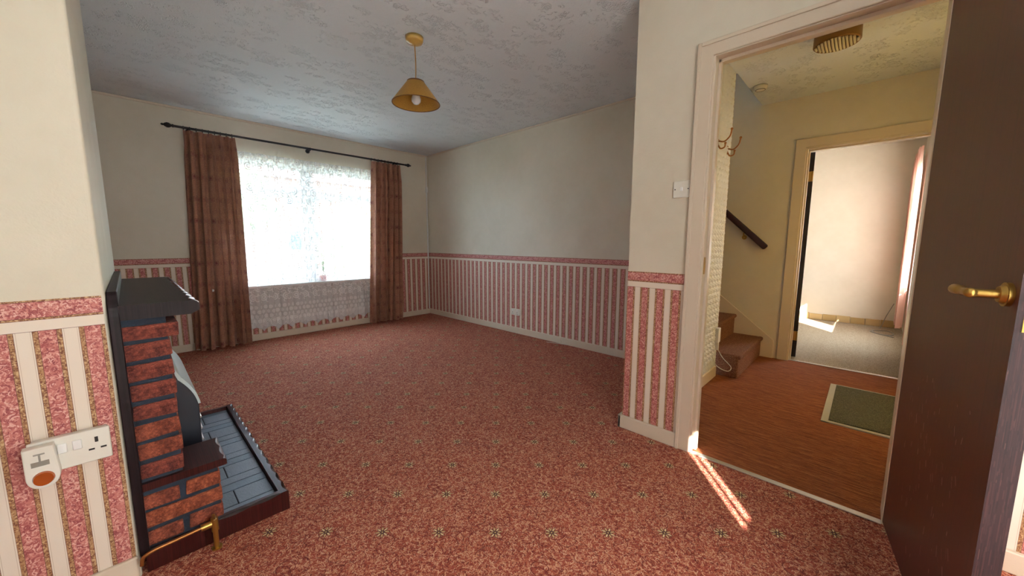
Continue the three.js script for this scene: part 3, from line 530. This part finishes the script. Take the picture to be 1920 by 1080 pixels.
{
  // far room: pink curtains and a pale blind half down
  solo('pink_curtain', curtain(6.28, 6.88, 6.3, 6.86, 2.2, 0.1, 0.335, 6, 0.025, 2, 3), M.pinkCurtain, 'pink curtain glowing in the sun beyond the far doorway', 'curtain');
  solo('roller_blind', bx(5.12, 6.48, 1.15, 2.04, 0.435, 0.437), M.sheer, 'pale blind half lowered in the far room window', 'blind');
  solo('net_curtain', curtain(5.72, 6.45, 5.72, 6.45, 1.25, 0.6, 0.415, 9, 0.008, 1, 8), M.sheer, 'short white net across the lower far room window', 'net curtain');
  solo('pink_curtain', curtain(4.75, 5.3, 4.78, 5.32, 2.2, 0.1, 0.345, 6, 0.02, 1.2, 4), M.pinkCurtain, 'pink curtain behind the wall of the far doorway', 'curtain');
  // rear window of the living room: thin curtains that leave two slits
  const pull = (a, b, s, seed) => curtain(a, b, a, b, 2.2, 0.02, 0.87, s, 0.008, 1, seed);
  const g = thing('thin_curtain', 'thin cream curtain over the rear window with narrow gaps', 'net curtain');
  part(g, 'panel', pull(-0.42, 0.212, 8, 5), M.net); part(g, 'panel', pull(0.318, 1.96, 18, 6), M.net);
  part(g, 'panel', merge(bx(0.25, 0.277, 0.02, 2.2, 0.868, 0.87), bx(0.19, 0.335, 1.42, 2.2, 0.881, 0.883), bx(0.19, 0.335, 0.02, 1.03, 0.881, 0.883)), M.net);
}

// ------------------------------------------------------------------ ceiling lamp
{
  const g = thing('pendant_lamp', 'amber flowered cone shade hanging on a cord from the ceiling', 'lamp', [1.38, H, -2.19]);
  part(g, 'ceiling_rose', new THREE.LatheGeometry([[0, -0.045], [0.02, -0.043], [0.048, -0.032], [0.054, -0.018], [0.056, 0], [0, 0]].map(([a, b]) => new THREE.Vector2(a, b)), 32), std({ color: '#c9a255', roughness: 0.3 }), 'golden ceiling rose');
  part(g, 'cord', tube([[0, -0.04, 0], [0.003, -0.15, 0.002], [0, -0.28, 0]], 0.0035), std({ color: '#b98f55', roughness: 0.6 }));
  part(g, 'bulb_holder', merge(cyl(0.018, 0.02, 0.05, [0, -0.29, 0]), cyl(0.022, 0.022, 0.012, [0, -0.315, 0])), M.plastic);
  const sh = part(g, 'shade', new THREE.LatheGeometry([[0.15, -0.4], [0.147, -0.392], [0.052, -0.265]].map(([a, b]) => new THREE.Vector2(a, b)), 48), M.shade, 'amber fabric cone shade with a band of flowers');
  part(sh, 'rim', merge(new THREE.TorusGeometry(0.15, 0.0025, 8, 48).rotateX(Math.PI / 2).translate(0, -0.4, 0), new THREE.TorusGeometry(0.052, 0.0025, 8, 32).rotateX(Math.PI / 2).translate(0, -0.265, 0)), std({ color: '#6b431c', roughness: 0.6 }));
  part(g, 'bulb', new THREE.LatheGeometry([[0, -0.405], [0.015, -0.402], [0.028, -0.388], [0.03, -0.37], [0.024, -0.35], [0.014, -0.335], [0.013, -0.318]].map(([a, b]) => new THREE.Vector2(a, b)), 24), M.bulb, 'unlit pale bulb');
}

// ------------------------------------------------------------------ electrics
{
  // double socket with a plug-in unit on the chimney side
  const g = thing('double_socket', 'white double socket on the striped chimney side', 'socket', [0, 0, CZ + 0.0015]);
  part(g, 'back_box', cbox(-0.236, -0.088, 0.462, 0.552, 0, 0.03, 0.006), M.plastic);
  part(g, 'face_plate', cbox(-0.24, -0.084, 0.458, 0.556, 0.03, 0.038, 0.005), M.plastic);
  for (const x of [-0.178, -0.15]) part(g, 'switch', cbox(x - 0.009, x + 0.009, 0.508, 0.536, 0.037, 0.0425, 0.002), M.whiteGloss);
  part(g, 'pin_holes', merge(bx(-0.116, -0.109, 0.516, 0.532, 0.0375, 0.0388), bx(-0.13, -0.118, 0.494, 0.499, 0.0375, 0.0388), bx(-0.106, -0.094, 0.494, 0.499, 0.0375, 0.0388)), M.slot);
  const u = thing('plug_in_unit', 'white plug-in unit with a round orange window in the double socket', 'plug-in unit', [0, 0, CZ + 0.0395]);
  const sh = new THREE.Shape(); sh.moveTo(-0.243, 0.548); sh.lineTo(-0.192, 0.548); sh.lineTo(-0.186, 0.47); sh.quadraticCurveTo(-0.186, 0.436, -0.214, 0.434); sh.quadraticCurveTo(-0.243, 0.436, -0.243, 0.47); sh.closePath();
  const b = new THREE.ExtrudeGeometry(sh, { depth: 0.024, bevelEnabled: true, bevelSize: 0.002, bevelThickness: 0.003, bevelSegments: 2 }); b.translate(0, 0, 0.003); metre(b); part(u, 'body', b, M.plastic);
  part(u, 'window', cyl(0.021, 0.018, 0.008, [-0.214, 0.461, 0.032], 'z', 28), M.orange, 'glossy orange round window');
  part(u, 'dial', merge(bx(-0.232, -0.2, 0.498, 0.512, 0.029, 0.031), bx(-0.218, -0.214, 0.512, 0.53, 0.029, 0.031), bx(-0.226, -0.206, 0.53, 0.534, 0.029, 0.031)), M.plasticGrey);
}
{
  const g = thing('wall_socket', 'small white socket low on the long striped wall', 'socket', [DX - 0.0015, 0, 0]);
  part(g, 'back_box', cbox(-0.03, 0, 0.235, 0.305, -3.115, -2.98, 0.004), M.plastic);
  part(g, 'face_plate', cbox(-0.037, -0.03, 0.231, 0.309, -3.119, -2.976, 0.004), M.plastic);
  for (const z of [-3.085, -3.01]) { part(g, 'pin_holes', merge(bx(-0.0378, -0.0365, 0.262, 0.272, z - 0.003, z + 0.003), bx(-0.0378, -0.0365, 0.244, 0.249, z - 0.014, z - 0.006), bx(-0.0378, -0.0365, 0.244, 0.249, z + 0.006, z + 0.014)), M.slot); part(g, 'switch', cbox(-0.041, -0.036, 0.282, 0.3, z - 0.008, z + 0.008, 0.002), M.whiteGloss); }
}
{
  const g = thing('light_switch', 'white light switch on the cream wall beside the door frame', 'light switch', [2.0, 0, 0]);
  part(g, 'face_plate', cbox(-0.009, 0, 1.342, 1.426, -0.757, -0.673, 0.004), M.plastic);
  part(g, 'rocker', cbox(-0.014, -0.008, 1.374, 1.394, -0.721, -0.709, 0.003), M.whiteGloss);
  for (const z of [-0.747, -0.683]) part(g, 'screw', cyl(0.003, 0.003, 0.003, [-0.0095, 1.384, z], 'x', 10), M.slot);
}
{
  const g = thing('cable_conduit', 'thin white cable conduit running down the room corner', 'conduit', [0, 0, 0]);
  part(g, 'channel', cbox(DX - 0.034, DX - 0.018, 0.08, H - 0.022, DZ + 0.0015, DZ + 0.016, 0.003), M.whiteGloss);
  part(g, 'junction_box', cbox(DX - 0.045, DX - 0.012, 1.86, 1.94, DZ + 0.0015, DZ + 0.03, 0.004), M.whiteGloss);
}

// ------------------------------------------------------------------ hall
{
  const st = thing('staircase', 'carpeted stairs climbing beside the hall wall', 'stairs', [3.385, 0, -0.69]);
  for (let k = 0; k < 9; k++) {
    const z0 = -0.24 * (k + 1) - 0.02, z1 = -0.24 * k;
    part(st, 'step', merge(cbox(0, 0.888, k === 0 ? 0 : 0.195 * k - 0.03, 0.195 * (k + 1), z0, z1, 0.012), cbox(0, 0.888, 0.195 * (k + 1) - 0.035, 0.195 * (k + 1) + 0.002, z1 - 0.03, z1 + 0.018, 0.015)), M.stairCarpet);
  }
  const s = new THREE.Shape(); s.moveTo(0.1, 0); s.lineTo(0.1, 0.175); s.lineTo(-1.8, 1.72); s.lineTo(-1.8, 1.2); s.lineTo(-0.0, 0); s.closePath();
  const sg = new THREE.ExtrudeGeometry(s, { depth: 0.012, bevelEnabled: true, bevelSize: 0.002, bevelThickness: 0.002, bevelSegments: 1 }); sg.rotateY(-Math.PI / 2); sg.translate(0.893, 0, 0); metre(sg);
  part(st, 'string_board', sg, M.gloss, 'cream painted string board sloping up the wall');
  const h = thing('handrail', 'dark brown sloping handrail fixed to the stair wall', 'handrail', [4.235, 0, 0]);
  const dir = new THREE.Vector3(0, 1.41 - 1.065, -1.065 + 0.708), len = dir.length() * 3; dir.normalize();
  const bar = new RoundedBoxGeometry(0.045, 0.055, len, 3, 0.018); bar.translate(0, 0, -len / 2); bar.rotateX(Math.atan2(0.345, 0.357)); bar.translate(0, 1.065, -0.708); part(h, 'rail', bar, M.railBrown);
  for (const t of [0.27, 1.2]) { const y = 1.065 + dir.y * t - 0.04, z = -0.708 + dir.z * t; part(h, 'bracket', merge(tube([[0.04, y - 0.045, z], [0.015, y - 0.045, z], [0, y - 0.03, z], [0, y, z]], 0.006, 12), cyl(0.022, 0.022, 0.006, [0.041, y - 0.045, z], 'x', 16)), M.brass, 'round metal bracket'); }
}
{
  const g = thing('ceiling_light', 'round beaded glass ceiling light with golden rim in the hall', 'lamp', [3.12, H, -0.25]);
  part(g, 'rim', new THREE.LatheGeometry([[0, 0], [0.1, 0], [0.112, -0.01], [0.114, -0.075], [0.108, -0.082], [0.1, -0.075], [0, -0.075]].map(([a, b]) => new THREE.Vector2(a, b)), 36), std({ color: '#8f6a34', roughness: 0.45, metalness: 0.3 }), 'golden brown rim');
  const gs = [], sp = new THREE.SphereGeometry(0.0072, 8, 6); for (let i = -6; i <= 6; i++) for (let j = -6; j <= 6; j++) { const d = Math.hypot(i, j) * 0.0162; if (d < 0.1) gs.push(sp.clone().translate(i * 0.0162, -0.088 + d * d * 0.8, j * 0.0162)); }
  part(g, 'glass', merge(...gs), phy({ color: '#ded6b8', roughness: 0.3 }), 'cream glass beads');
  const sm = thing('smoke_alarm', 'white round smoke alarm on the hall ceiling', 'smoke alarm', [3.75, H, -0.76]);
  part(sm, 'body', new THREE.LatheGeometry([[0, -0.035], [0.03, -0.034], [0.044, -0.028], [0.05, -0.012], [0.05, 0], [0, 0]].map(([a, b]) => new THREE.Vector2(a, b)), 32), M.plastic);
  part(sm, 'vent_ring', new THREE.TorusGeometry(0.034, 0.003, 6, 28).rotateX(Math.PI / 2).translate(0, -0.033, 0), M.plasticGrey);
}
{
  const hook = (x, y, label) => {
    const g = thing('coat_hook', label, 'coat hook', [x, y, -0.85], 'brass coat hooks on the embossed wall');
    part(g, 'back_plate', cbox(-0.012, 0.012, -0.035, 0.03, 0, 0.005, 0.002), M.copper);
    part(g, 'upper_hook', merge(tube([[0, 0.01, 0.004], [0, 0, 0.04], [0, 0.03, 0.075], [0, 0.075, 0.085]], 0.005, 20), new THREE.SphereGeometry(0.009, 10, 8).translate(0, 0.078, 0.085)), M.copper);
    part(g, 'lower_hook', merge(tube([[0, -0.02, 0.004], [0, -0.045, 0.02], [0, -0.04, 0.045], [0, -0.015, 0.05]], 0.005, 20), new THREE.SphereGeometry(0.008, 10, 8).translate(0, -0.012, 0.05)), M.copper);
  };
  hook(3.02, 1.83, 'copper coloured double coat hook nearer the door frame'); hook(3.27, 1.82, 'copper coloured double coat hook nearer the stairs');
  const p = thing('telephone_point', 'white telephone box with a looped cable low on the embossed wall', 'telephone point', [3.31, 0, -0.85]);
  part(p, 'box', cbox(-0.03, 0.03, 0.3, 0.42, 0, 0.03, 0.004), M.whiteGloss); part(p, 'plug', cbox(-0.012, 0.012, 0.235, 0.3, 0.005, 0.028, 0.003), M.plastic);
  part(p, 'cable', tube([[0, 0.25, 0.02], [0.005, 0.18, 0.06], [0.0, 0.11, 0.13], [-0.05, 0.09, 0.12], [-0.1, 0.13, 0.05], [-0.12, 0.2, 0.02]], 0.0028, 50), M.plastic);
  const m = thing('door_mat', 'grey door mat with pale edging on the hall carpet', 'mat', [0, 0, 0]);
  part(m, 'pile', cbox(2.965, 3.755, 0.001, 0.013, -0.09, 0.455, 0.003), M.matPile);
  part(m, 'edging', merge(bx(2.935, 3.785, 0, 0.007, -0.125, -0.09), bx(2.935, 3.785, 0, 0.007, 0.455, 0.48), bx(2.935, 2.965, 0, 0.0071, -0.125, 0.48), bx(3.755, 3.785, 0, 0.0071, -0.125, 0.48)), std({ color: '#b9b6aa', roughness: 0.6 }), 'pale rubber edging');
  const w = thing('loose_cable', 'loose pale cable lying on the beige carpet by the pink curtain', 'cable');
  part(w, 'wire', tube([[6.88, 0.33, 0.3], [6.86, 0.15, 0.24], [6.8, 0.008, 0.2], [6.5, 0.006, 0.12], [6.3, 0.006, 0.2], [6.35, 0.006, 0.3], [6.6, 0.006, 0.26], [6.45, 0.006, 0.1], [6.2, 0.006, 0.3]], 0.005, 90, 6), M.plasticGrey);
}
{
  const s = thing('paper_scrap', 'small white plastic strip lying against the long skirting board', 'scrap', [3.2, 0, -2.42]);
  part(s, 'strip', sheet(10, 2, (u, v) => [-0.01 + 0.03 * Math.sin(u * 2) - 0.02, 0.004 + 0.012 * u * u, -0.1 + u * 0.26 + v * 0.0, u, v].map((q, i) => i === 0 ? q + v * 0.02 : q)), std({ color: '#dcd8d0', roughness: 0.5, side: THREE.DoubleSide }));
}
// ------------------------------------------------------------------ plant on the window sill
{
  const g = thing('potted_plant', 'small plant in a pink pot on the window sill behind the lace', 'plant', [1.7, 0.625, -4.945]);
  part(g, 'pot', new THREE.LatheGeometry([[0, 0], [0.028, 0], [0.038, 0.06], [0.041, 0.062], [0.041, 0.072], [0.034, 0.07], [0, 0.062]].map(([a, b]) => new THREE.Vector2(a, b)), 20), std({ color: '#c8736c', roughness: 0.6 }));
  const green = phy({ color: '#4c6b3a', roughness: 0.8, transmission: 0.3, thickness: 0, side: THREE.DoubleSide }), r = rng(4);
  part(g, 'stem', tube([[0, 0.06, 0], [0.004, 0.15, 0], [-0.004, 0.24, 0.004]], 0.003, 16), std({ color: '#55663a', roughness: 0.8 }));
  for (let k = 0; k < 10; k++) { const l = sheet(4, 2, (u, v) => [(u) * 0.036, 0.02 * Math.sin(u * 2.4), (v - 0.5) * 0.03 * Math.sin(Math.PI * Math.min(0.98, u + 0.04)), u, v]); const m = part(g, 'leaf', l, green); m.position.set(0, 0.1 + k * 0.015, 0); m.rotation.set(0, k * 2.4, 0.3 + r() * 0.5); }
}

// ------------------------------------------------------------------ outside
{
  solo('garden_ground', bx(-40, 40, -0.6, -0.3, -60, -5.2), M.grass, 'pale garden ground beyond the lace window', 'ground', undefined, 'structure');
  solo('front_ground', bx(-40, 40, -0.6, -0.3, 1.3, 40), std({ color: '#b0aca4', roughness: 0.9 }), 'paved ground on the sunny side', 'paving', undefined, 'structure');
  const brickWall = std({ color: '#b08a7c', roughness: 0.9 }), roofM = std({ color: '#7d6a66', roughness: 0.9 }), win = std({ color: '#5a6a78', roughness: 0.2 });
  const house = (x, z, w, h, label) => {
    const g = thing('house', label, 'house', [x, -0.3, z], 'houses beyond the garden');
    part(g, 'wall', bx(-w / 2, w / 2, 0, h, -3, 3), brickWall);
    const s = new THREE.Shape(); s.moveTo(-3.3, h); s.lineTo(3.3, h); s.lineTo(0, h + 2.2); s.closePath();
    const rg = new THREE.ExtrudeGeometry(s, { depth: w + 0.4, bevelEnabled: false }); rg.rotateY(Math.PI / 2); rg.translate(-w / 2 - 0.2, 0, 0); metre(rg); part(g, 'roof', rg, roofM);
    for (const wx of [-w * 0.28, w * 0.28]) for (const wy of [0.9, 3.3]) { const f = part(g, 'window', bx(wx - 0.9, wx + 0.9, wy, wy + 1.2, 3, 3.06), M.whiteGloss); part(f, 'pane', bx(wx - 0.8, wx + 0.8, wy + 0.1, wy + 1.1, 3.06, 3.075), win); }
    part(g, 'chimney', bx(w * 0.3, w * 0.3 + 0.7, h + 1.2, h + 3, -0.4, 0.4), brickWall);
  };
  house(-3, -24, 8, 4.6, 'pinkish brick house beyond the garden, left of the tree'); house(9.5, -26, 9, 4.8, 'pinkish brick house beyond the garden behind the hedge');
  const hd = new THREE.IcosahedronGeometry(1, 4); { const p = hd.attributes.position, v = new THREE.Vector3(); for (let i = 0; i < p.count; i++) { v.fromBufferAttribute(p, i); const n = 1 + 0.08 * Math.sin(9 * v.x + 3) * Math.sin(8 * v.y) + 0.06 * Math.sin(17 * v.z + 5 * v.x); p.setXYZ(i, v.x * n, v.y * n, v.z * n); } hd.computeVertexNormals(); }
  const leafM = std({ color: '#7f8f6e', roughness: 1 });
  const h2 = thing('hedge', 'rounded green hedge in the garden', 'hedge', [8.2, -0.3, -15]); const b = part(h2, 'foliage', hd, leafM); b.scale.set(3.2, 1.5, 1.2); b.position.y = 1.1;
  const tr = thing('tree', 'round headed green tree between the two houses', 'tree', [3.4, -0.3, -20]); part(tr, 'trunk', cyl(0.16, 0.11, 2.2, [0, 1.1, 0], 'y', 10), std({ color: '#6a5747', roughness: 1 })); const c = part(tr, 'crown', hd, leafM); c.scale.set(1.5, 1.5, 1.5); c.position.y = 3.2;
}

scene.traverse((o) => { if (o.isMesh) { o.castShadow = true; o.receiveShadow = true; } if (o.isDirectionalLight) o.castShadow = true; });
renderer.render(scene, camera);
